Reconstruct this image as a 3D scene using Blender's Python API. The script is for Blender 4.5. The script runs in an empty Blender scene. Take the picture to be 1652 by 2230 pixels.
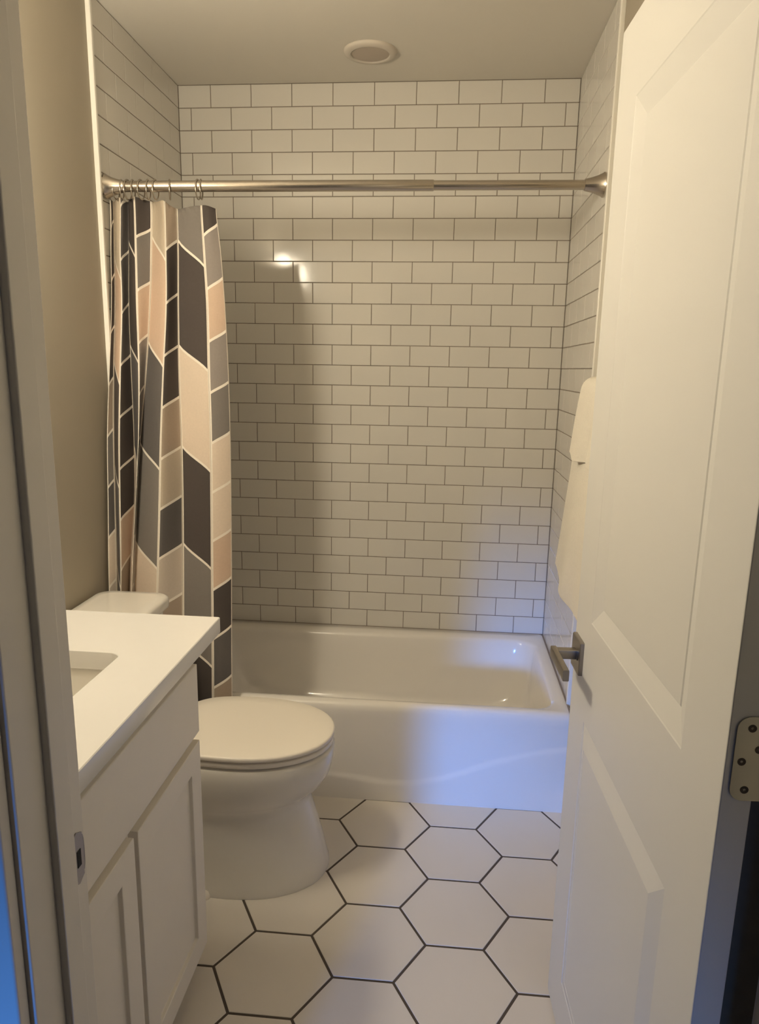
import bpy, bmesh, math, random
from mathutils import Vector, Matrix
random.seed(7)
S = bpy.context.scene
COL = S.collection

# ------------------------------------------------------------------ helpers
def obj(name, verts, faces, mats, parent=None, mi=None, smooth=False, auto=None):
    me = bpy.data.meshes.new(name)
    me.from_pydata([tuple(v) for v in verts], [], faces)
    if not isinstance(mats, (list, tuple)):
        mats = [mats]
    for m in mats:
        me.materials.append(m)
    if mi is not None:
        for p, i in zip(me.polygons, mi):
            p.material_index = i
    bm = bmesh.new(); bm.from_mesh(me)
    bmesh.ops.recalc_face_normals(bm, faces=bm.faces)
    bm.to_mesh(me); bm.free()
    if smooth:
        for p in me.polygons:
            p.use_smooth = True
    if auto is not None:
        for p in me.polygons:
            p.use_smooth = True
        me.set_sharp_from_angle(angle=math.radians(auto))
    o = bpy.data.objects.new(name, me)
    COL.objects.link(o)
    if parent is not None:
        o.parent = parent
    return o

def bevel(o, w=0.003, seg=3, ang=40):
    m = o.modifiers.new('bevel', 'BEVEL')
    m.width = w; m.segments = seg; m.limit_method = 'ANGLE'
    m.angle_limit = math.radians(ang)
    m.harden_normals = False
    for p in o.data.polygons:
        p.use_smooth = True
    o.data.set_sharp_from_angle(angle=math.radians(50))
    return o

def tag(o, label=None, cat=None, group=None, kind=None):
    if label: o['label'] = label
    if cat: o['category'] = cat
    if group: o['group'] = group
    if kind: o['kind'] = kind
    return o

def empty(name, loc, label, cat, rz=0, kind=None):
    o = bpy.data.objects.new(name, None)
    COL.objects.link(o)
    o.location = loc; o.rotation_euler = (0, 0, rz)
    o.empty_display_size = 0.05
    return tag(o, label, cat, kind=kind)

def world_parent(child, parent):
    # geometry was written in world space: keep it there
    child.parent = parent
    child.matrix_parent_inverse = parent_matrix(parent).inverted()
    return child

def parent_matrix(p):
    m = Matrix.Translation(p.location) @ p.rotation_euler.to_matrix().to_4x4()
    if p.parent:
        m = parent_matrix(p.parent) @ p.matrix_parent_inverse @ m
    return m

class MB:
    def __init__(s): s.v = []; s.f = []; s.m = []
    def box(s, x0, x1, y0, y1, z0, z1, mi=0):
        b = len(s.v)
        s.v += [(x0,y0,z0),(x1,y0,z0),(x1,y1,z0),(x0,y1,z0),(x0,y0,z1),(x1,y0,z1),(x1,y1,z1),(x0,y1,z1)]
        for q in ((0,3,2,1),(4,5,6,7),(0,1,5,4),(1,2,6,5),(2,3,7,6),(3,0,4,7)):
            s.f.append(tuple(b+i for i in q)); s.m.append(mi)
        return s
    def quad(s, a, b, c, d, mi=0):
        n = len(s.v); s.v += [a,b,c,d]; s.f.append((n,n+1,n+2,n+3)); s.m.append(mi); return s
    def rings(s, rings, cap0=True, cap1=True, mi=0, closed=True):
        n = len(rings[0]); b = len(s.v)
        for r in rings: s.v += [tuple(p) for p in r]
        for k in range(len(rings)-1):
            for i in range(n if closed else n-1):
                j = (i+1) % n
                s.f.append((b+k*n+i, b+k*n+j, b+(k+1)*n+j, b+(k+1)*n+i)); s.m.append(mi)
        if cap0: s.f.append(tuple(b+i for i in reversed(range(n)))); s.m.append(mi)
        if cap1: s.f.append(tuple(b+(len(rings)-1)*n+i for i in range(n))); s.m.append(mi)
        return s
    def build(s, name, mats, parent=None, smooth=False, auto=None):
        return obj(name, s.v, s.f, mats, parent, s.m, smooth, auto)

def lathe(profile, axis_o, axis_d, n=32):
    """profile [(r, h)] about an axis; returns rings"""
    d = Vector(axis_d).normalized()
    a = d.orthogonal().normalized(); b = d.cross(a)
    o = Vector(axis_o)
    return [[o + d*h + (a*math.cos(2*math.pi*i/n) + b*math.sin(2*math.pi*i/n))*r for i in range(n)] for r, h in profile]

def tube(path, r, n=12, closed=False):
    P = [Vector(p) for p in path]; rings = []
    up = None
    for i, p in enumerate(P):
        if closed:
            t = (P[(i+1) % len(P)] - P[i-1]).normalized()
        else:
            t = (P[min(i+1, len(P)-1)] - P[max(i-1, 0)]).normalized()
        if up is None: up = t.orthogonal().normalized()
        up = (up - t*up.dot(t)).normalized()
        b = t.cross(up)
        rr = r[i] if isinstance(r, (list, tuple)) else r
        rings.append([p + (up*math.cos(2*math.pi*k/n) + b*math.sin(2*math.pi*k/n))*rr for k in range(n)])
    if closed: rings.append(rings[0])
    return rings

def rrect(x0, x1, y0, y1, r, z, nc=8, ns=10):
    """rounded rectangle, counter clockwise, constant number of points"""
    pts = []
    cs = [(x1-r, y1-r, 0), (x0+r, y1-r, 90), (x0+r, y0+r, 180), (x1-r, y0+r, 270)]
    for i, (cx, cy, a0) in enumerate(cs):
        for k in range(nc+1):
            a = math.radians(a0 + 90*k/nc)
            pts.append((cx + r*math.cos(a), cy + r*math.sin(a), z))
        nx = cs[(i+1) % 4]
        a = math.radians(a0+90)
        p = pts[-1]
        q = (nx[0] + r*math.cos(a), nx[1] + r*math.sin(a))
        for k in range(1, ns):
            t = k/ns
            pts.append((p[0]+(q[0]-p[0])*t, p[1]+(q[1]-p[1])*t, z))
    return pts

# ------------------------------------------------------------------ materials
def lin(r, g, b):
    f = lambda c: ((c/255+0.055)/1.055)**2.4 if c/255 > 0.04045 else c/255/12.92
    return (f(r), f(g), f(b), 1)

def mat(name, col, rough=0.5, metal=0.0, coat=0.0, noise=0.0, nscale=20.0, bump=0.0, bscale=60.0, spec=0.5, emit=None, estr=0.0):
    m = bpy.data.materials.new(name); m.use_nodes = True
    nt = m.node_tree; b = nt.nodes['Principled BSDF']
    b.inputs['Base Color'].default_value = col
    b.inputs['Roughness'].default_value = rough
    b.inputs['Metallic'].default_value = metal
    b.inputs['Coat Weight'].default_value = coat
    b.inputs['Specular IOR Level'].default_value = spec
    tc = nt.nodes.new('ShaderNodeTexCoord')
    if noise > 0:
        n = nt.nodes.new('ShaderNodeTexNoise'); n.inputs['Scale'].default_value = nscale
        n.inputs['Detail'].default_value = 4
        r = nt.nodes.new('ShaderNodeMix'); r.data_type = 'RGBA'
        r.inputs['A'].default_value = tuple(c*(1-noise) for c in col[:3]) + (1,)
        r.inputs['B'].default_value = tuple(min(1, c*(1+noise)) for c in col[:3]) + (1,)
        nt.links.new(tc.outputs['Object'], n.inputs['Vector'])
        nt.links.new(n.outputs['Fac'], r.inputs['Factor'])
        nt.links.new(r.outputs['Result'], b.inputs['Base Color'])
    if bump > 0:
        n = nt.nodes.new('ShaderNodeTexNoise'); n.inputs['Scale'].default_value = bscale
        n.inputs['Detail'].default_value = 3
        bp = nt.nodes.new('ShaderNodeBump'); bp.inputs['Strength'].default_value = bump
        bp.inputs['Distance'].default_value = 0.002
        nt.links.new(tc.outputs['Object'], n.inputs['Vector'])
        nt.links.new(n.outputs['Fac'], bp.inputs['Height'])
        nt.links.new(bp.outputs['Normal'], b.inputs['Normal'])
    if emit:
        b.inputs['Emission Color'].default_value = emit
        b.inputs['Emission Strength'].default_value = estr
    return m

M = {}
M['tile'] = mat('glazed_tile', (0.70,0.68,0.64,1), 0.11, noise=0.04, nscale=3, bump=0.06, bscale=14)
M['grout'] = mat('wall_grout', (0.20,0.165,0.135,1), 0.9)
M['hex'] = mat('floor_tile', (0.71,0.67,0.62,1), 0.45, noise=0.035, nscale=5)
M['hexgrout'] = mat('floor_grout', (0.085,0.068,0.055,1), 0.9)
M['paint'] = mat('wall_paint', (0.385,0.345,0.275,1), 0.7, noise=0.02, nscale=4, bump=0.08, bscale=250)
M['ceil'] = mat('ceiling_paint', (0.68,0.65,0.59,1), 0.8, noise=0.02, nscale=2)
M['trim'] = mat('trim_paint', (0.74,0.71,0.66,1), 0.4, noise=0.015)
M['edge'] = mat('tile_edge_trim', (0.86,0.84,0.79,1), 0.3)
M['door'] = mat('door_paint', (0.69,0.685,0.665,1), 0.42, noise=0.012, nscale=3)
M['tub'] = mat('tub_enamel', (0.80,0.775,0.74,1), 0.14, coat=0.3)
M['china'] = mat('toilet_china', (0.80,0.775,0.72,1), 0.14, coat=0.3)
M['seat'] = mat('seat_plastic', (0.88,0.83,0.75,1), 0.28)
M['cab'] = mat('cabinet_paint', (0.80,0.76,0.69,1), 0.45, noise=0.012)
M['counter'] = mat('white_quartz', (0.76,0.755,0.745,1), 0.22, noise=0.012, nscale=30)
M['sink'] = mat('sink_china', (0.80,0.78,0.74,1), 0.12, coat=0.3)
M['nickel'] = mat('brushed_nickel', (0.55,0.50,0.44,1), 0.26, metal=1.0, bump=0.02, bscale=200)
M['dkmetal'] = mat('satin_metal', (0.34,0.315,0.29,1), 0.36, metal=1.0)
M['hinge'] = mat('hinge_metal', (0.42,0.41,0.36,1), 0.38, metal=1.0)
M['screw'] = mat('screw_metal', (0.06,0.05,0.045,1), 0.5, metal=0.6)
M['dark'] = mat('dark_hole', (0.01,0.01,0.01,1), 0.8)
M['towel'] = mat('terry_towel', (0.80,0.76,0.68,1), 0.95, noise=0.05, nscale=120, bump=0.9, bscale=420, spec=0.1)
M['lens'] = mat('light_lens', (0.44,0.38,0.32,1), 0.4)
M['lighttrim'] = mat('light_trim', (0.62,0.57,0.50,1), 0.5)
M['hallfloor'] = mat('hall_wood', (0.16,0.11,0.07,1), 0.5, noise=0.2, nscale=6)
M['silicone'] = mat('silicone', (0.25,0.21,0.18,1), 0.6)
# curtain fabrics (woven polyester, one per printed colour)
PAL = {'W': (0.80,0.745,0.665), 'K': (0.078,0.066,0.062), 'D': (0.118,0.108,0.106), 'G': (0.195,0.178,0.165),
       'M': (0.265,0.235,0.22), 'T': (0.37,0.30,0.24), 'B': (0.50,0.43,0.345), 'P': (0.56,0.425,0.33),
       'C': (0.66,0.56,0.465), 'L': (0.54,0.475,0.41)}
CKEY = list(PAL)
for k, c in PAL.items():
    M['cur_'+k] = mat('curtain_print_'+k.lower(), c+(1,), 0.85, noise=0.06, nscale=160, bump=0.15, bscale=500, spec=0.2)

# ------------------------------------------------------------------ room numbers (metres)
XL, XR, ZC = -0.933, 0.547, 2.44
PX, PZ = 0.154, 0.0778
ZT = 0.339                       # lowest tile line, at the tub
YF = -2.215                      # bathroom face of the front wall
YH = -2.345                       # hall face of the front wall
TYL, TYR = -0.712, -0.660        # tile ends on the side walls

def tiles(mb, place, ulen, u_even, u_odd, z0, rows, zmax, gr=0.0024, inset=0.0013, depth=0.0014):
    """running-bond tiles. place(u, z, d) -> xyz, d = height over the grout plane"""
    for r in range(rows):                                   # r = 0 is the top row
        zt = z0 + (rows-r)*PZ; zb = zt - PZ
        zt = min(zt, zmax)
        off = u_even if r % 2 == 0 else u_odd
        u = off - PX*math.ceil(off/PX + 1)
        while u < ulen:
            a, b = max(u, 0.0), min(u+PX, ulen)
            u += PX
            if b - a < 0.008: continue
            a2, b2, c2, d2 = a+gr/2, b-gr/2, zb+gr/2, zt-gr/2
            tl = [random.uniform(-0.00022, 0.00022) for _ in range(2)]
            n = len(mb.v)
            for (uu, zz) in ((a2,c2),(b2,c2),(b2,d2),(a2,d2)):
                mb.v.append(place(uu, zz, 0.0))
            for (uu, zz, su, sz) in ((a2,c2,-1,-1),(b2,c2,1,-1),(b2,d2,1,1),(a2,d2,-1,1)):
                mb.v.append(place(uu-su*inset, zz-sz*inset, depth + su*tl[0] + sz*tl[1]))
            mb.f.append((n+4,n+5,n+6,n+7)); mb.m.append(0)
            for i in range(4):
                j = (i+1) % 4
                mb.f.append((n+i, n+j, n+4+j, n+4+i)); mb.m.append(0)

# back wall -----------------------------------------------------------------
mb = MB(); G = 0.0014
x0 = -0.8087
tiles(mb, lambda u, z, d: (XL+u, G-d, z), XR-XL, x0-XL, x0-XL+PX/2, ZT, 27, ZC)
mb.box(XL-0.1, XR+0.1, G, 0.11, -0.02, ZC+0.02, 1)
tag(mb.build('wall_back', [M['tile'], M['grout']]), 'back wall of white subway tiles in running bond above the tub', 'wall', kind='structure')
# left wall: tiled alcove part then painted
mb = MB()
tiles(mb, lambda u, z, d: (XL-G+d, -u, z), -TYL-0.006, 0.10, 0.10+PX/2, ZT, 27, ZC)
mb.box(XL-0.11, XL-G, TYL, 0.0, -0.02, ZC+0.02, 1)
mb.box(XL-0.11, XL-0.007, YF, TYL, -0.02, ZC+0.02, 2)
tag(mb.build('wall_left', [M['tile'], M['grout'], M['paint']]), 'left side wall, greige paint turning into white subway tile beside the tub', 'wall', kind='structure')
mb = MB()
tiles(mb, lambda u, z, d: (XR+G-d, -u, z), -TYR-0.006, 0.115, 0.115+PX/2, ZT, 27, ZC)
mb.box(XR+G, XR+0.11, TYR, 0.0, -0.02, ZC+0.02, 1)
mb.box(XR+0.007, XR+0.11, YF, TYR, -0.02, ZC+0.02, 2)
tag(mb.build('wall_right', [M['tile'], M['grout'], M['paint']]), 'right side wall, white subway tile by the tub and paint behind the open door', 'wall', kind='structure')
# front wall with the doorway
JL, JR, HZ = -0.3205, 0.502, 2.035
mb = MB()
mb.box(XL-0.11, JL-0.018, YH, YF, -0.02, ZC+0.02)
mb.box(JR+0.018, XR+0.4, YH, YF, -0.02, ZC+0.02)
mb.box(JL-0.018, JR+0.018, YH, YF, HZ+0.018, ZC+0.02)
tag(mb.build('wall_front', M['paint']), 'front wall around the doorway the photograph is taken through', 'wall', kind='structure')
# ceiling
mb = MB(); mb.box(XL-0.11, XR+0.11, YF, 0.0, ZC, ZC+0.08)
tag(mb.build('ceiling', M['ceil']), 'flat warm white ceiling over bathroom and tub', 'ceiling', kind='structure')

# floor: big hexagon tiles over dark grout, plus the hall floor
mb = MB()
s, hx, hy = 0.1454, 0.180, -1.0088
h3 = math.sqrt(3)/2
gap = 0.0065; dz = 0.0012
for i in range(-6, 5):
    for j in range(-10, 6):
        cx = hx + 1.5*s*i
        cy = hy + 2*h3*s*j + (h3*s if i % 2 else 0)
        if cx < XL-0.2 or cx > XR+0.2 or cy > -0.55 or cy < -2.5: continue
        n = len(mb.v)
        poly = []
        rr = s - gap/2/h3
        for k in range(6):
            a = math.radians(60*k)
            poly.append((cx+rr*math.cos(a), cy+rr*math.sin(a)))
        # clip to the room rectangle
        def clip(P, ax, lim, keep_less):
            out = []
            for q in range(len(P)):
                A, B = P[q], P[(q+1) % len(P)]
                ia = (A[ax] <= lim) == keep_less; ib = (B[ax] <= lim) == keep_less
                if ia: out.append(A)
                if ia != ib:
                    t = (lim-A[ax])/(B[ax]-A[ax])
                    out.append((A[0]+(B[0]-A[0])*t, A[1]+(B[1]-A[1])*t))
            return out
        for ax, lim, kl in ((0, XR+0.007, True), (0, XL-0.007, False), (1, YF-0.06, False), (1, -0.60, True)):
            poly = clip(poly, ax, lim, kl)
            if len(poly) < 3: break
        if len(poly) < 3: continue
        cxm = sum(p[0] for p in poly)/len(poly); cym = sum(p[1] for p in poly)/len(poly)
        m = len(poly)
        mb.v += [(p[0], p[1], -dz) for p in poly]
        mb.v += [(p[0]+(cxm-p[0])*0.008, p[1]+(cym-p[1])*0.008, 0.0) for p in poly]
        mb.f.append(tuple(n+m+q for q in range(m))); mb.m.append(0)
        for q in range(m):
            w = (q+1) % m
            mb.f.append((n+q, n+w, n+m+w, n+m+q)); mb.m.append(0)
mb.box(XL-0.11, XR+0.11, YF-0.06, 0.0, -0.05, -dz, 1)
mb.box(-1.6, 1.6, -4.6, YF-0.06, -0.05, -0.004, 2)
tag(mb.build('floor', [M['hex'], M['hexgrout'], M['hallfloor']]), 'floor of large off white hexagon tiles with dark grout', 'floor', kind='structure')

# tile edge strips
for nm, xs, y, lb in (('trim_1', (XL-0.009, XL+0.007), TYL, 'white tile edge strip on the left wall'),
                      ('trim_2', (XR-0.006, XR+0.009), TYR, 'white tile edge strip on the right wall')):
    mb = MB(); mb.box(xs[0], xs[1], y-0.014, y, 0.0 if nm == 'trim_2' else 0.0, ZC)
    tag(bevel(mb.build(nm, M['edge']), 0.003, 2), lb, 'trim', kind='structure')
# base board on the right wall (behind the door)
mb = MB(); mb.box(XR-0.006, XR+0.007, YF, TYR-0.014, 0, 0.1)
tag(bevel(mb.build('baseboard_right', M['trim']), 0.003, 2), 'white baseboard along right wall behind the door', 'baseboard', kind='structure')

# door frame: jambs with stops, hall casing
mb = MB()
mb.box(JL-0.018, JL, YH, YF+0.003, 0, HZ)
mb.box(JL-0.004, JL+0.009, -2.288, -2.250, 0, HZ-0.011)
jl = tag(bevel(mb.build('trim_3', M['trim']), 0.0025, 3), 'white latch side door jamb with stop at far left', 'door jamb', kind='structure')
mb = MB()
mb.box(JR, JR+0.018, YH, YF+0.003, 0, HZ)
mb.box(JR-0.011, JR+0.004, -2.288, -2.250, 0, HZ-0.011)
tag(bevel(mb.build('trim_4', M['trim']), 0.0025, 3), 'white hinge side door jamb at the right picture edge', 'door jamb', kind='structure')
mb = MB()
mb.box(JL-0.018, JR+0.018, YH, YF+0.003, HZ, HZ+0.018)
mb.box(JL, JR, -2.288, -2.250, HZ-0.011, HZ+0.003)
tag(bevel(mb.build('trim_5', M['trim']), 0.0025, 2), 'white head jamb above the doorway', 'door jamb', kind='structure')
mb = MB(); mb.box(JL-0.078, JL-0.0065, YH-0.020, YH, 0, HZ+0.07)
tag(bevel(mb.build('trim_6', M['trim']), 0.003, 3), 'door casing on the hall side at lower left, washed in blue light', 'door casing', kind='structure')
mb = MB(); mb.box(JR+0.0065, JR+0.078, YH-0.020, YH, 0, HZ+0.07)
tag(bevel(mb.build('trim_7', M['trim']), 0.003, 3), 'door casing on the hall side at the right of the doorway', 'door casing', kind='structure')

# strike plate (part of the latch jamb)
mb = MB()
zc = 0.826
pts = []
def plate_ring(x, ins):
    return [(x, y, z) for (_, y, z) in []]
prof = []
ys0, ys1 = -2.241, YF-0.006
hh = 0.035
ring = []
for k in range(7):
    a = math.radians(180 + 90*k/6); ring.append((ys0+0.008+0.008*math.cos(a), zc-hh+0.008+0.008*math.sin(a)))
ring += [(ys1, zc-hh+0.006), (ys1, zc+hh-0.006)]
for k in range(7):
    a = math.radians(90 + 90*k/6); ring.append((ys0+0.008+0.008*math.cos(a), zc+hh-0.008+0.008*math.sin(a)))
mb.rings([[(JL-0.001, y, z) for y, z in ring], [(JL+0.0016, y, z) for y, z in ring]])
# lip curling round the jamb edge
lip = [(ys1-0.001, JL+0.0016), (ys1+0.005, JL+0.0012), (ys1+0.010, JL-0.003), (ys1+0.012, JL-0.009)]
rings = []
for k in range(9):
    t = -1+2*k/8; z = zc + t*0.024
    w = math.sqrt(max(0, 1-t*t))*0.5+0.5
    rings.append([(x if q == 0 else x, ys1-0.001+(y-ys1+0.001)*w, z) for q, (y, x) in enumerate(lip)])
b0 = len(mb.v)
for r in rings: mb.v += r
for k in range(8):
    for q in range(3):
        mb.f.append((b0+k*4+q, b0+k*4+q+1, b0+(k+1)*4+q+1, b0+(k+1)*4+q)); mb.m.append(0)
sp = tag(mb.build('strike_plate', M['dkmetal'], jl, auto=40), 'small nickel strike plate')
mb = MB(); mb.box(JL+0.0005, JL+0.0022, -2.236, -2.227, zc-0.012, zc+0.010)
tag(mb.build('latch_hole', M['dark'], sp), 'dark latch opening')

# ------------------------------------------------------------------ door leaf
FX, FY, NX, NY = 0.396, -1.495, 0.430, -2.218
dl = math.hypot(NX-FX, NY-FY)
ang = math.atan2(NX-FX, -(NY-FY))                 # lean from -Y
# local frame: +X = from far (latch) edge towards hinge, +Y = out of the visible face, Z up
rz = math.atan2(NY-FY, NX-FX)
door = empty('door_1', (FX, FY, 0.008), 'white two panel bathroom door standing open on the right', 'door', rz, kind='structure')
DH, DT = 1.993, 0.035
# visible face looks to -x world.  local +Y = Rz*(0,1) ; rz about -87 deg -> local +Y = world (+x..)
SG = -1.0
mb = MB()
sx = [0, 0.118, 0.602, dl]; sz = [0, 0.125, 0.737, 0.940, 1.855, DH]
def P(x, d, z): return (x, SG*d, z)
for a in range(3):
    for b in range(5):
        xa, xb, za, zb = sx[a], sx[a+1], sz[b], sz[b+1]
        for side in (0, 1):
            base = 0.0 if side == 0 else -DT
            sd = 1 if side == 0 else -1
            if a == 1 and b in (1, 3):
                prof = [(0,0), (0.002,-0.001), (0.040,-0.0105), (0.042,-0.009)] if b == 3 else [(0,0), (0.002,-0.0015), (0.004,-0.0015), (0.040,0.006), (0.042,0.005)]
                rg = [[P(xa+i, base+sd*d, za+i), P(xb-i, base+sd*d, za+i), P(xb-i, base+sd*d, zb-i), P(xa+i, base+sd*d, zb-i)] for i, d in prof]
                mb.rings(rg, cap0=False, cap1=True)
            else:
                mb.quad(P(xa,base,za), P(xb,base,za), P(xb,base,zb), P(xa,base,zb))
for (xa, xb) in zip(sx, sx[1:]):
    mb.quad(P(xa,0,0), P(xb,0,0), P(xb,-DT,0), P(xa,-DT,0))
    mb.quad(P(xa,0,DH), P(xb,0,DH), P(xb,-DT,DH), P(xa,-DT,DH))
for (za, zb) in zip(sz, sz[1:]):
    mb.quad(P(0,0,za), P(0,0,zb), P(0,-DT,zb), P(0,-DT,za))
    mb.quad(P(dl,0,za), P(dl,0,zb), P(dl,-DT,zb), P(dl,-DT,za))
leaf = mb.build('door_leaf', M['door'], door)
bm = bmesh.new(); bm.from_mesh(leaf.data)
bmesh.ops.remove_doubles(bm, verts=bm.verts, dist=0.0001)
bmesh.ops.recalc_face_normals(bm, faces=bm.faces)
bm.to_mesh(leaf.data); bm.free()
bevel(leaf, 0.0018, 2, 60)
for p in leaf.data.polygons: p.use_smooth = False
# lever handle
hz = 0.850; hs = 0.045
mb = MB()
mb.rings([[P(x, d, z) for (x, z, _) in rrect(hs-0.035+i, hs+0.035-i, hz-0.035+i, hz+0.035-i, 0.003, 0, 3, 2)]
          for d, i in ((0.0, 0), (0.007, 0), (0.0085, 0.0015))])
ros = tag(mb.build('handle_rosette', M['dkmetal'], door, auto=30), 'square nickel rosette')
mb = MB()
mb.rings([[P(x, d, z) for (x, z, _) in rrect(hs-0.010, hs+0.010, hz-0.010, hz+0.010, 0.003, 0, 3, 2)] for d in (0.006, 0.052)])
b_ = mb.build('handle_neck', M['dkmetal'], ros, auto=30)
mb = MB()
mb.rings([[P(x, d, z) for (d, z, _) in rrect(0.045, 0.057, hz-0.011, hz+0.011, 0.002, 0, 3, 2)] for x in (hs-0.012, hs+0.118)])
b_ = tag(mb.build('door_lever', M['dkmetal'], ros, auto=30), 'flat nickel lever pointing to the hinges')
mb = MB()
mb.rings(lathe([(0.0, 0.0086), (0.0032, 0.0086), (0.0032, 0.0094), (0.0, 0.0094)], P(hs+0.020, 0, hz-0.004), (0, SG, 0), 12), False, False)
mb.build('privacy_pin', M['dark'], ros)
# hinge on the door's edge (faces the hall)
hc = 1.005-0.008
mb = MB()
def hring(x, grow=0):
    return [(dl+x, SG*d, z) for (d, z, _) in rrect(-0.072+0.0, -0.008, hc-0.0505, hc+0.0505, 0.0145, 0, 6, 2)]
mb.rings([hring(-0.001), hring(0.0022)])
hin = tag(mb.build('hinge', M['hinge'], door, auto=40), 'nickel butt hinge leaf with rounded corners')
for (d, z) in ((-0.024, hc+0.037), (-0.017, hc-0.003), (-0.024, hc-0.037), (-0.034, hc+0.012)):
    mb = MB()
    mb.rings(lathe([(0.0, 0.002), (0.0046, 0.002), (0.0046, 0.0026), (0.0015, 0.0022), (0.0, 0.0022)], (dl, SG*d, z), (1, 0, 0), 14), False, False)
    mb.build('screw', M['screw'], hin, auto=40)

# ------------------------------------------------------------------ bathtub
tub = empty('bathtub', (-0.193, -0.755, 0), 'white alcove bathtub along the tiled back wall', 'bathtub')
TX0, TX1, TY0, TY1, TZ = XL+0.001, XR-0.001, -0.757, -0.001, 0.345
mb = MB()
R = []
def tr(ix0, ix1, iy0, iy1, r, z): R.append(rrect(TX0+ix0, TX1-ix1, TY0+iy0, TY1-iy1, r, z, 10, 14))
tr(0.0,0.0,0.012,0.0,0.004,0.255)
tr(0.0,0.0,0.0045,0.0,0.004,0.272)
tr(0.0,0.0,0.0025,0.0,0.004,0.295)
tr(0.0,0.0,0.0035,0.0,0.006,0.318)
tr(0.0,0.0,0.0080,0.0,0.010,0.334)
tr(0.0,0.0,0.016,0.0,0.014,0.342)
tr(0.004,0.004,0.028,0.004,0.02,TZ)
tr(0.080,0.036,0.044,0.070,0.075,TZ-0.002)
tr(0.090,0.043,0.051,0.078,0.08,TZ-0.007)
tr(0.096,0.048,0.057,0.084,0.083,TZ-0.017)
tr(0.112,0.055,0.066,0.092,0.085,TZ-0.06)
tr(0.150,0.066,0.080,0.105,0.09,TZ-0.16)
tr(0.190,0.080,0.095,0.120,0.10,TZ-0.24)
tr(0.225,0.130,0.118,0.142,0.12,TZ-0.28)
tr(0.270,0.180,0.165,0.190,0.10,TZ-0.295)
mb.rings(R, cap0=False, cap1=True)
basin = world_parent(mb.build('basin', M['tub'], smooth=True), tub)
# apron with the shallow swept relief
def arc_z(x):
    pts = [(-0.94,0.150),(-0.50,0.118),(-0.20,0.085),(-0.05,0.069),(0.05,0.072),(0.14,0.095),(0.26,0.145),(0.40,0.197),(0.47,0.215),(0.55,0.225)]
    for (a, za), (b, zb) in zip(pts, pts[1:]):
        if x <= b:
            t = (x-a)/(b-a); return za+(zb-za)*t
    return 0.225
nx, nz = 120, 64
mb = MB()
for k in range(nz+1):
    z = 0.296*k/nz
    for i in range(nx+1):
        x = TX0 + (TX1-TX0)*i/nx
        t = (z - arc_z(x))/0.012
        t = max(-1, min(1, t)); st = 0.5+0.5*math.sin(t*math.pi/2)
        y = -0.7595 + 0.0050*st
        mb.v.append((x, y, z))
for k in range(nz):
    for i in range(nx):
        a = k*(nx+1)+i; mb.f.append((a, a+1, a+nx+2, a+nx+1)); mb.m.append(0)
apr = world_parent(mb.build('apron', M['tub'], smooth=True), tub)
# caulk line where tile meets tub
mb = MB(); mb.box(XL, XR, -0.006, -0.0004, TZ-0.004, TZ+0.001); mb.box(XR-0.006, XR-0.0004, TY0+0.02, -0.001, TZ-0.004, TZ+0.001)
world_parent(mb.build('caulk', M['silicone']), tub)

# ------------------------------------------------------------------ toilet
toi = empty('toilet', (-0.50, -1.105, 0), 'white two piece toilet with closed lid between vanity and tub', 'toilet')
TC = -1.105
def plan(front, back, hw, z, n=48, mid=None, e=2.15):
    """elongated bowl outline: rounded nose at +x, squarer back"""
    mid = front - 0.255 if mid is None else mid
    pts = []
    for k in range(n):
        a = 2*math.pi*k/n
        c, s_ = math.cos(a), math.sin(a)
        if c >= 0:
            x = mid + (front-mid)*abs(c)**(2/e); y = hw*math.copysign(abs(s_)**(2/e), s_)
        else:
            x = mid - (mid-back)*abs(c)**(2/4.0); y = hw*math.copysign(abs(s_)**(2/2.6), s_)*(1-0.10*abs(c))
        pts.append((x, TC+y, z))
    return pts
mb = MB()
R = [plan(-0.184,-0.74,0.178,0.0), plan(-0.184,-0.74,0.179,0.008), plan(-0.190,-0.74,0.172,0.03), plan(-0.203,-0.74,0.166,0.09), plan(-0.222,-0.74,0.158,0.16),
     plan(-0.238,-0.74,0.152,0.215), plan(-0.240,-0.74,0.153,0.235), plan(-0.226,-0.74,0.161,0.252), plan(-0.200,-0.73,0.172,0.275), plan(-0.180,-0.72,0.180,0.31), plan(-0.171,-0.71,0.184,0.35),
     plan(-0.169,-0.70,0.185,0.378), plan(-0.173,-0.70,0.182,0.386), plan(-0.185,-0.70,0.172,0.389)]
mb.rings(R)
bowl = world_parent(mb.build('bowl', M['china'], auto=50), toi)
def slab(name, f, b, hw, z0, z1, r, m, par, lab=None):
    mb = MB()
    R = [plan(f-0.0015, b+0.0015, hw-0.0015, z0), plan(f, b, hw, z0+0.0015), plan(f, b, hw, z1-r),
         plan(f-r*0.3, b+r*0.3, hw-r*0.3, z1-r*0.35), plan(f-r, b+r, hw-r, z1), plan(f-0.05, b+0.05, hw-0.045, z1+0.0015)]
    mb.rings(R)
    return world_parent(mb.build(name, m, auto=60), par)
seat = slab('toilet_seat', -0.1715, -0.635, 0.1838, 0.3950, 0.4085, 0.002, M['seat'], toi)
lid = slab('toilet_lid', -0.1690, -0.640, 0.187, 0.4150, 0.4285, 0.005, M['seat'], toi)
tag(lid, 'closed cream lid')
for y in (-0.07, 0.07):
    mb = MB(); mb.box(-0.665, -0.635, TC+y-0.02, TC+y+0.02, 0.389, 0.4290)
    world_parent(bevel(mb.build('lid_hinge', M['seat']), 0.005), toi)
mb = MB()
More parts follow.
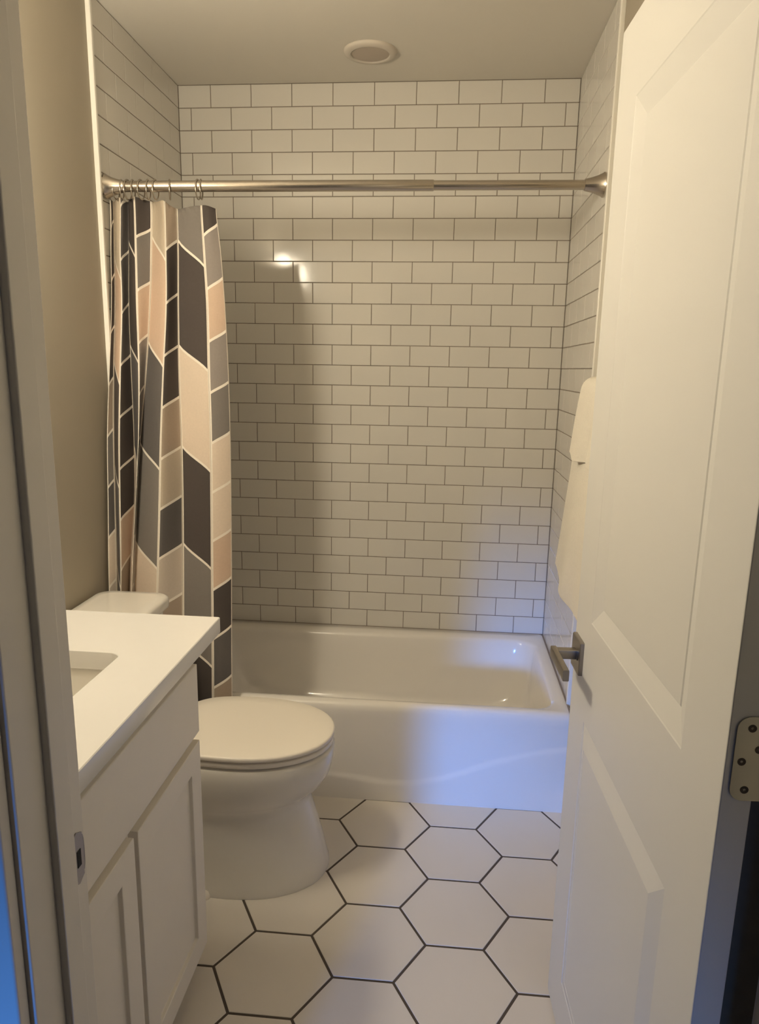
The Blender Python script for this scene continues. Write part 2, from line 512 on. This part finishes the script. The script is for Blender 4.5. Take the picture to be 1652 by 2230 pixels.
mb.rings([rrect(-0.915+i, -0.715-i, TC-0.215+i, TC+0.200-i, 0.035, z) for z, i in ((0.385,0.03),(0.40,0.012),(0.50,0.004),(0.704,0.0))])
tank = world_parent(mb.build('tank', M['china'], auto=50), toi)
mb = MB()
mb.rings([rrect(-0.925+i, -0.697-i, TC-0.228+i, TC+0.212-i, 0.045, z) for z, i in ((0.704,0.006),(0.709,0.001),(0.715,0),(0.732,0),(0.738,0.002),(0.742,0.008),(0.7435,0.03))])
tlid = world_parent(mb.build('tank_lid', M['china'], auto=60), toi)
mb = MB()
mb.rings(lathe([(0.0,0),(0.012,0),(0.012,0.012),(0.006,0.014),(0.006,0.02),(0,0.02)], (-0.715, TC-0.15, 0.65), (1,0,0), 16), False, False)
mb.box(-0.70, -0.692, TC-0.155, TC-0.08, 0.643, 0.657)
world_parent(mb.build('flush_lever', M['nickel'], auto=40), toi)
for y in (-0.145, 0.145):
    mb = MB(); mb.rings(lathe([(0.018,0.0),(0.018,0.008),(0.012,0.018),(0.0,0.022)], (-0.50, TC+y*1.2, 0.0), (0,0,1), 18), False, False)
    world_parent(mb.build('bolt_cap', M['seat'], smooth=True), toi)

# ------------------------------------------------------------------ vanity
VF, VB, VY0, VY1, CZ = -0.4355, XL-0.006, -2.210, -1.503, 0.834
van = empty('vanity_cabinet', (-0.68, -1.86, 0), 'white shaker vanity cabinet with two doors beside the door frame', 'cabinet')
mb = MB()
kr = lambda i, z: [(VB+i, VY0+i, z), (VF-i, VY0+i, z), (VF-i, VY1-i, z), (VB+i, VY1-i, z)]
tk = lambda z: [(VB, VY0, z), (VF-0.06, VY0, z), (VF-0.06, VY1-0.02, z), (VB, VY1-0.02, z)]
mb.rings([tk(0.0), tk(0.06), kr(0,0.06), kr(0,CZ), kr(0.018,CZ), kr(0.018,0.08)])
world_parent(bevel(mb.build('carcass', M['cab']), 0.0015, 2), van)
mb = MB(); mb.box(VF, VF+0.0195, VY0+0.002, VY1-0.002, 0.616, 0.777)
world_parent(bevel(mb.build('drawer_front', M['cab']), 0.002, 2), van)
def shaker(name, y0, y1, z0, z1):
    mb = MB(); t = 0.0195; st = 0.057; rc = 0.009
    X0, X1 = VF, VF+t
    rg = lambda x, i: [(x, y0+i, z0+i), (x, y1-i, z0+i), (x, y1-i, z1-i), (x, y0+i, z1-i)]
    mb.rings([rg(X0,0), rg(X1,0), rg(X1,st), rg(X1-rc,st+0.0006)], cap0=True, cap1=True)
    return world_parent(bevel(mb.build(name, M['cab']), 0.0015, 2, 50), van)
tag(shaker('cabinet_door', -1.851, VY1-0.003, 0.064, 0.595), 'door nearer the toilet')
tag(shaker('cabinet_door', -2.206, -1.868, 0.064, 0.595), 'door nearer the door frame')
# counter with undermount sink
ctr = empty('vanity_countertop', (-0.655, -1.835, CZ), 'white quartz countertop with undermount sink on the vanity', 'countertop')
CX0, CX1, CY0, CY1 = XL-0.006, -0.376, -2.212, -1.455
SX0, SX1, SY0, SY1 = -0.880, -0.500, -2.06, -1.692
mb = MB()
mb.rings([rrect(SX0,SX1,SY0,SY1,0.022,CZ), rrect(CX0+0.001,CX1-0.001,CY0,CY1-0.001,0.003,CZ), rrect(CX0,CX1,CY0,CY1,0.003,CZ+0.0015),
          rrect(CX0,CX1,CY0,CY1,0.003,CZ+0.0345), rrect(CX0+0.001,CX1-0.0015,CY0,CY1-0.0015,0.003,CZ+0.036),
          rrect(SX0-0.001,SX1+0.001,SY0-0.001,SY1+0.001,0.022,CZ+0.036), rrect(SX0,SX1,SY0,SY1,0.022,CZ+0.0345), rrect(SX0,SX1,SY0,SY1,0.022,CZ)], False, False)
world_parent(mb.build('slab', M['counter'], auto=35), ctr)
mb = MB()
mb.rings([rrect(SX0-i,SX1+i,SY0-i,SY1+i,0.026+j,z) for z, i, j in ((CZ-0.0005,0.012,0.0),(CZ-0.001,0.003,0.0),(CZ-0.02,0.0015,0.0),(CZ-0.09,-0.006,0.004),(CZ-0.12,-0.014,0.012),(CZ-0.135,-0.03,0.03),(CZ-0.142,-0.06,0.05),(CZ-0.146,-0.12,0.04))], False, True)
sk = world_parent(mb.build('sink_basin', M['sink'], smooth=True), ctr)
mb = MB(); mb.rings(lathe([(0.0,0.004),(0.018,0.004),(0.022,0.002),(0.022,-0.004)], (-0.69,-1.876,CZ-0.1455), (0,0,1), 24), False, False)
world_parent(tag(mb.build('drain', M['nickel'], smooth=True), 'round metal drain'), sk)

# ------------------------------------------------------------------ curtain rod
A = Vector((XL-0.006, -0.685, 1.936)); B = Vector((XR+0.001, -0.608, 1.951))
# flange plates sit flat on the walls
rod = empty('curtain_rod', (-0.193, -0.646, 1.943), 'brushed nickel shower curtain rod spanning the tub alcove', 'curtain rod')
d = (B-A).normalized(); L = (B-A).length
tj = 0.665
rg = lathe([(0.0,0.03),(0.0158,0.03),(0.0158,L*tj-0.002),(0.0148,L*tj),(0.0135,L*tj)], A, d, 28)
mb = MB(); mb.rings(rg, False, False); world_parent(tag(mb.build('outer_tube', M['nickel'], auto=40), 'thicker tube on the left'), rod)
mb = MB(); mb.rings(lathe([(0.0137,L*tj-0.01),(0.0137,L-0.03),(0.0,L-0.03)], A, d, 28), False, False)
world_parent(tag(mb.build('inner_tube', M['nickel'], auto=40), 'thinner tube on the right'), rod)
fl = [(0.0,0.0),(0.034,0.0),(0.0345,0.006),(0.031,0.011),(0.0255,0.024),(0.0205,0.040),(0.0175,0.054),(0.0162,0.060),(0.0,0.060)]
mb = MB(); mb.rings(lathe(fl, A+Vector((0.008,0,0)), (1,0.045,0.01), 28), False, False); world_parent(mb.build('end_flange', M['nickel'], auto=35), rod)
mb = MB(); mb.rings(lathe(fl, B, (-1,-0.045,-0.01), 28), False, False); world_parent(mb.build('end_flange', M['nickel'], auto=35), rod)

# ------------------------------------------------------------------ shower curtain
ZS = [1.885, 1.75, 1.6, 1.4, 1.2, 1.0, 0.8, 0.6, 0.4, 0.16]
LINES = [
[(-0.926,-0.667),(-0.926,-0.682),(-0.926,-0.699),(-0.926,-0.742),(-0.926,-0.785),(-0.926,-0.808),(-0.926,-0.832),(-0.926,-0.848),(-0.926,-0.858),(-0.926,-0.868)],
[(-0.922,-0.648),(-0.922,-0.662),(-0.922,-0.678),(-0.920,-0.719),(-0.914,-0.76),(-0.911,-0.783),(-0.908,-0.807),(-0.910,-0.823),(-0.914,-0.833),(-0.92,-0.845)],
[(-0.891,-0.674),(-0.892,-0.69),(-0.888,-0.708),(-0.886,-0.751),(-0.882,-0.795),(-0.882,-0.818),(-0.88,-0.842),(-0.886,-0.858),(-0.894,-0.862),(-0.9,-0.866)],
[(-0.88,-0.64),(-0.881,-0.654),(-0.883,-0.669),(-0.878,-0.69),(-0.872,-0.71),(-0.873,-0.73),(-0.883,-0.765),(-0.89,-0.785),(-0.895,-0.795),(-0.898,-0.80)],
[(-0.846,-0.676),(-0.843,-0.692),(-0.84,-0.71),(-0.835,-0.733),(-0.837,-0.757),(-0.849,-0.777),(-0.86,-0.80),(-0.87,-0.82),(-0.879,-0.83),(-0.885,-0.84)],
[(-0.803,-0.644),(-0.806,-0.658),(-0.812,-0.674),(-0.827,-0.694),(-0.847,-0.715),(-0.862,-0.735),(-0.868,-0.763),(-0.874,-0.783),(-0.878,-0.793),(-0.882,-0.80)],
[(-0.75,-0.682),(-0.747,-0.698),(-0.746,-0.716),(-0.755,-0.741),(-0.763,-0.765),(-0.769,-0.785),(-0.776,-0.805),(-0.784,-0.822),(-0.79,-0.832),(-0.797,-0.842)],
[(-0.726,-0.648),(-0.725,-0.654),(-0.728,-0.662),(-0.729,-0.674),(-0.725,-0.688),(-0.724,-0.703),(-0.721,-0.73),(-0.715,-0.768),(-0.713,-0.79),(-0.719,-0.8)],
[(-0.647,-0.658),(-0.64,-0.664),(-0.632,-0.674),(-0.63,-0.686),(-0.626,-0.7),(-0.626,-0.713),(-0.624,-0.735),(-0.617,-0.772),(-0.61,-0.81),(-0.612,-0.825)],
[(-0.605,-0.645),(-0.591,-0.65),(-0.581,-0.655),(-0.574,-0.66),(-0.571,-0.668),(-0.57,-0.68),(-0.568,-0.7),(-0.563,-0.735),(-0.553,-0.785),(-0.551,-0.8)]]
def line_at(i, z):
    L_ = LINES[i]
    z = max(0.16, min(1.8849, z))
    for k in range(len(ZS)-1):
        if z >= ZS[k+1]:
            t = (z-ZS[k+1])/(ZS[k]-ZS[k+1])
            # smooth (Catmull-Rom) in z
            p = [L_[max(k-1,0)], L_[k], L_[k+1], L_[min(k+2,len(L_)-1)]]
            u = 1-t
            return tuple(0.5*((2*p[1][c]) + (-p[0][c]+p[2][c])*u + (2*p[0][c]-5*p[1][c]+4*p[2][c]-p[3][c])*u*u + (-p[0][c]+3*p[1][c]-3*p[2][c]+p[3][c])*u**3) for c in (0,1))
    return L_[-1]
def cpos(col, t, z):
    """point on the cloth: column index, 0..1 across, height"""
    n = len(LINES)
    p = [line_at(max(col-1,0), z), line_at(col, z), line_at(col+1, z), line_at(min(col+2,n-1), z)]
    k = 0.30
    m1 = [(p[2][c]-p[0][c])*k for c in (0,1)]; m2 = [(p[3][c]-p[1][c])*k for c in (0,1)]
    h00 = 2*t**3-3*t**2+1; h10 = t**3-2*t**2+t; h01 = -2*t**3+3*t**2; h11 = t**3-t**2
    x, y = [h00*p[1][c]+h10*m1[c]+h01*p[2][c]+h11*m2[c] for c in (0,1)]
    # belly of the fold
    y += -0.006*math.sin(math.pi*t)*(0.4+0.6*(1.9-z)/1.7)
    # gathered header wave
    y += 0.004*math.sin(7*t+col)*max(0, (z-1.7)/0.2)
    return (max(x, XL+0.004), y, z)
CT, CB = 1.885, 0.18
# (rise across the column, z of one boundary at the column's left edge, pitch, colours from the top)
COLS = [
 (0.035, 1.505, 0.156, {1.9:0}, ['K','K','T','G','D','C','L','T','K','D','D','D']),
 (-0.08, 1.742, 0.312, None, ['B','P','K','D','D','G','K']),
 (0.035, 1.413, 0.156, None, ['D','K','K','K','P','T','D','L','T','D','D']),
 (-0.06, 1.480, 0.312, None, ['K','D','L','C','D','G']),
 (0.035, 1.790, 0.156, None, ['K','G','P','M','M','D','D','L','L','L','L']),
 (-0.08, 1.802, 0.312, None, ['B','P','D','G','C','L','T']),
 (0.035, 1.755, 0.156, None, ['T','K','K','K','T','B','D','L','T','D','K']),
 (-0.083, 1.793, 0.312, None, ['G','K','C','K','G','K']),
 (0.040, 1.800, 0.156, None, ['K','M','P','M','G','C','C','P','K','D','T']),
]
verts, faces, mids = [], [], []
bw = 0.0044                       # half width of the printed white line
for ci, (rise, zb0, pitch, _, cols) in enumerate(COLS):
    wx = math.dist(line_at(ci,1.2), line_at(ci+1,1.2))
    e = min(0.32, 0.0058/max(wx,0.012))
    ts = [0, e] + [e+(1-2*e)*k/6 for k in range(1,6)] + [1-e, 1]
    # boundaries along the left edge, from above the top
    k0 = 0
    zb = zb0
    bounds = []
    zz = zb0
    n_up = 0
    while zz < CT+0.2: zz += pitch; n_up += 1
    while zz > CB-0.2:
        bounds.append(zz); zz -= pitch
    zlines = []
    for bi, z in enumerate(bounds):
        zlines.append((z+bw, 'line', bi)); zlines.append((z-bw, 'cell', bi))
        sub = 6 if pitch < 0.2 else 12
        nxt = z-pitch
        for k in range(1, sub):
            zlines.append((z-bw-(pitch-2*bw)*k/sub, 'cell', bi))
    base = len(verts); nt = len(ts)
    for (z, kind, bi) in zlines:
        for t in ts:
            cc = ci+t
            ct = CT + 0.020*max(0, min(1, (6.4-cc)/1.2)) + 0.004*math.cos(cc*3.1)
            zq = max(CB, min(ct, z + rise*t))
            verts.append(cpos(ci, t, zq))
    first = bounds[0]
    for r in range(len(zlines)-1):
        kind, bi = zlines[r][1], zlines[r][2]
        for q in range(nt-1):
            a = base+r*nt+q
            quad = (a, a+1, a+nt+1, a+nt)
            if len({tuple(round(c,6) for c in verts[v]) for v in quad}) < 3: continue
            if abs(verts[a][2]-verts[a+nt][2]) < 1e-6 and abs(verts[a+1][2]-verts[a+nt+1][2]) < 1e-6: continue
            border = kind == 'line' or q == 0 or q == nt-2
            if border: key = 'W'
            else:
                # index of the cell counted from the first boundary zb0: cell 0 is above zb0
                idx = round((zb0 - bounds[bi])/pitch) + 1
                key = cols[max(0, min(len(cols)-1, idx))]
            faces.append(quad); mids.append(CKEY.index(key))
cur = empty('shower_curtain', (-0.74, -0.75, 0.18), 'grey, peach and cream geometric shower curtain bunched at the left', 'shower curtain')
me_o = obj('curtain_cloth', verts, faces, [M['cur_'+k] for k in CKEY], None, mids)
bm = bmesh.new(); bm.from_mesh(me_o.data)
bmesh.ops.remove_doubles(bm, verts=bm.verts, dist=0.00005)
bmesh.ops.recalc_face_normals(bm, faces=bm.faces)
for f in bm.faces: f.smooth = True
bm.to_mesh(me_o.data); bm.free()
sm = me_o.modifiers.new('thick', 'SOLIDIFY'); sm.thickness = 0.0012; sm.offset = 0
world_parent(me_o, cur)
# hooks
axis = lambda x: A + d*((x-A.x)/d.x)
for i, (x, tilt) in enumerate(((-0.898,0.10),(-0.880,-0.12),(-0.862,0.2),(-0.846,-0.1),(-0.822,0.16),(-0.800,-0.05),(-0.778,0.1),(-0.735,-0.3),(-0.650,0.05),(-0.640,-0.12))):
    c = axis(x)
    path = []
    for k in range(26):
        a = math.radians(70 + 300*k/25)
        rr = 0.0205
        p = Vector((math.sin(tilt)*rr*math.cos(a), rr*math.cos(a), rr*math.sin(a)*1.35-0.009))
        path.append(c + p)
    mb = MB(); mb.rings(tube(path, 0.0021, 8))
    world_parent(mb.build('hook', M['nickel'], smooth=True), cur)

# ------------------------------------------------------------------ towel bar, towels
bar = empty('towel_bar', (XR, -1.14, 1.375), 'brushed nickel towel bar on right wall under the towels', 'towel bar')
BX, BZ = 0.492, 1.372
mb = MB(); mb.rings(lathe([(0,0),(0.008,0),(0.008,0.50),(0,0.50)], (BX,-1.40,BZ), (0,1,0), 18), False, False)
world_parent(mb.build('rail', M['nickel'], auto=40), bar)
for y in (-1.395, -0.905):
    mb = MB(); mb.rings(lathe([(0,0),(0.024,0),(0.024,0.006),(0.010,0.010),(0.010,0.058),(0.013,0.060),(0.013,0.072),(0,0.074)], (XR+0.007,y,BZ), (-1,0,0), 20), False, False)
    world_parent(mb.build('wall_post', M['nickel'], auto=40), bar)
def towel(name, label, ya, yb, gap, th, zf, zbk, flare, lean, seed, group=None):
    """cloth draped over the bar; ya far edge, yb near edge, hem heights front/back"""
    rnd = random.Random(seed)
    ph = [rnd.uniform(0, 6.28) for _ in range(6)]
    ny = 26
    prof = []                                      # (side offset from bar in x, z, arclength)
    g = gap
    nf = 26
    for k in range(nf+1):                          # front, from the hem up
        z = zf + (BZ-zf)*k/nf; prof.append((-g, z))
    for k in range(1, 8):
        a = math.pi - math.pi*k/8; prof.append((g*math.cos(a), BZ+g*math.sin(a)))
    for k in range(nf+1):
        z = BZ - (BZ-zbk)*k/nf; prof.append((g, z))
    V = []; F = []
    for i, (dx, z) in enumerate(prof):
        t = max(0, (BZ-z)/(BZ-zf))
        front = dx < 0
        y0 = ya + flare*t if front else ya + 0.02*t
        for j in range(ny+1):
            u = j/ny
            y = y0 + (yb-y0)*u
            w = 0.0065*t*(math.sin(u*9+ph[0])+0.6*math.sin(u*17+ph[1]+2*t))
            x = BX + dx + (w - lean*t if front else 0.3*w)
            zz = z + (0.010*math.sin(u*5+ph[2]) - 0.010*u)*t*t*(1 if front else 0.3) + 0.022*t**8*math.exp(-((u)/0.09)**2)*(1 if front else 0)
            V.append((min(x, XR+0.002), y, zz))
    n1 = ny+1
    for i in range(len(prof)-1):
        for j in range(ny):
            a = i*n1+j; F.append((a, a+1, a+n1+1, a+n1))
    o = obj(name, V, F, M['towel'], None, None, True)
    so = o.modifiers.new('thick', 'SOLIDIFY'); so.thickness = th; so.offset = 0
    bv = o.modifiers.new('soft', 'BEVEL'); bv.width = th*0.35; bv.segments = 2; bv.limit_method = 'ANGLE'; bv.angle_limit = math.radians(50)
    sb = o.modifiers.new('sub', 'SUBSURF'); sb.levels = 1; sb.render_levels = 1
    return tag(o, label, 'towel', group)
towel('bath_towel', 'cream bath towel hanging by the tub, lowest of the two layered towels', -0.955, -1.375, 0.019, 0.010, 0.825, 0.86, 0.165, 0.020, 3)
towel('hand_towel', 'shorter cream hand towel draped over the bath towel', -0.985, -1.355, 0.032, 0.008, 1.195, 1.22, 0.03, 0.010, 5)

# ------------------------------------------------------------------ ceiling light (off)
cl = empty('ceiling_light', (-0.182, -0.268, ZC), 'round recessed ceiling light, switched off, above the tub', 'ceiling light')
mb = MB(); mb.rings(lathe([(0.088,0.0),(0.088,-0.004),(0.083,-0.010),(0.068,-0.013),(0.064,-0.012),(0.062,-0.004)], (-0.182,-0.268,ZC), (0,0,1), 48), False, False)
world_parent(mb.build('trim_ring', M['lighttrim'], smooth=True), cl)
mb = MB(); mb.rings(lathe([(0.063,-0.009),(0.045,-0.011),(0.0,-0.012)], (-0.182,-0.268,ZC), (0,0,1), 48), False, False)
world_parent(tag(mb.build('lens', M['lens'], smooth=True), 'dull lens'), cl)

# ------------------------------------------------------------------ vanity light over the sink (lit; reflected in the tiles)
WARM = (1.0, 0.875, 0.66)
vl = empty('vanity_light', (XL, -1.63, 1.95), 'lit three globe vanity light on left wall above the sink', 'wall light')
mb = MB(); mb.box(XL-0.007, XL+0.02, -1.83, -1.43, 1.925, 1.975)
world_parent(bevel(mb.build('backplate', M['nickel']), 0.004), vl)
M['globe'] = mat('lit_globe', (0.9,0.9,0.9,1), 0.3, emit=WARM+(1,), estr=82.0)
for y in (-1.76, -1.63, -1.50):
    mb = MB(); mb.rings(tube([(XL+0.015,y,1.95),(XL+0.03,y,1.95),(XL+0.05,y,1.95)], 0.009, 12))
    arm = world_parent(mb.build('arm', M['nickel'], auto=40), vl)
    mb = MB()
    mb.rings(lathe([(0.0,-0.070)]+[(0.047*math.sin(math.pi*k/14)**0.6, -0.070*math.cos(math.pi*k/14)) for k in range(1,14)]+[(0.0,0.070)], (XL+0.083,y,1.95), (0,0,1), 24), False, False)
    world_parent(mb.build('globe', M['globe'], smooth=True), vl)

# ------------------------------------------------------------------ daylight through the hall
def spot(name, loc, target, energy, col, size_deg, blend, radius):
    l = bpy.data.lights.new(name, 'SPOT'); l.energy = energy; l.color = col
    l.spot_size = math.radians(size_deg); l.spot_blend = blend; l.shadow_soft_size = radius
    o = bpy.data.objects.new(name, l); COL.objects.link(o)
    o.location = loc
    o.rotation_euler = (Vector(target)-Vector(loc)).to_track_quat('-Z', 'Y').to_euler()
    return o
spot('hall_daylight', (-1.92, -9.0, 1.75), (0.20, -0.755, 0.17), 2150, (0.075,0.31,1.0), 8.6, 0.95, 0.42)

w = bpy.data.worlds.new('world'); S.world = w; w.use_nodes = True
bg = w.node_tree.nodes['Background']
bg.inputs['Color'].default_value = (0.62, 0.62, 0.68, 1); bg.inputs['Strength'].default_value = 0.035

# ------------------------------------------------------------------ camera
cam = bpy.data.cameras.new('camera'); co = bpy.data.objects.new('camera', cam); COL.objects.link(co)
CAM = dict(loc=(0.1089,-2.9988,1.4179), yaw=0.0907, pitch=-0.2207, roll=-0.0167, f=1619.36, ppx=-9.66, ppy=50.72)
cy, sy = math.cos(CAM['yaw']), math.sin(CAM['yaw']); cp, sp_ = math.cos(CAM['pitch']), math.sin(CAM['pitch']); cr, sr = math.cos(CAM['roll']), math.sin(CAM['roll'])
Rz = Matrix(((cy,-sy,0),(sy,cy,0),(0,0,1))); Rx = Matrix(((1,0,0),(0,cp,-sp_),(0,sp_,cp))); Ry = Matrix(((cr,0,sr),(0,1,0),(-sr,0,cr)))
Rm = Rz @ Rx @ Ry
cols = [Rm.col[0], Rm.col[2], -Rm.col[1]]
m4 = Matrix(((cols[0][0],cols[1][0],cols[2][0],CAM['loc'][0]),(cols[0][1],cols[1][1],cols[2][1],CAM['loc'][1]),(cols[0][2],cols[1][2],cols[2][2],CAM['loc'][2]),(0,0,0,1)))
co.matrix_world = m4
cam.sensor_fit = 'VERTICAL'; cam.sensor_height = 24.0; cam.lens = CAM['f']/2230*24.0
cam.shift_x = -CAM['ppx']/2230; cam.shift_y = CAM['ppy']/2230
cam.clip_start = 0.01
S.camera = co

S.view_settings.view_transform = 'Standard'; S.view_settings.look = 'None'
S.view_settings.gamma = 1.0; S.view_settings.use_curve_mapping = False
S.view_settings.exposure = 0.38
S.cycles.use_denoising = True
S.cycles.max_bounces = 10; S.cycles.diffuse_bounces = 6; S.cycles.glossy_bounces = 5
S.cycles.sample_clamp_indirect = 8.0
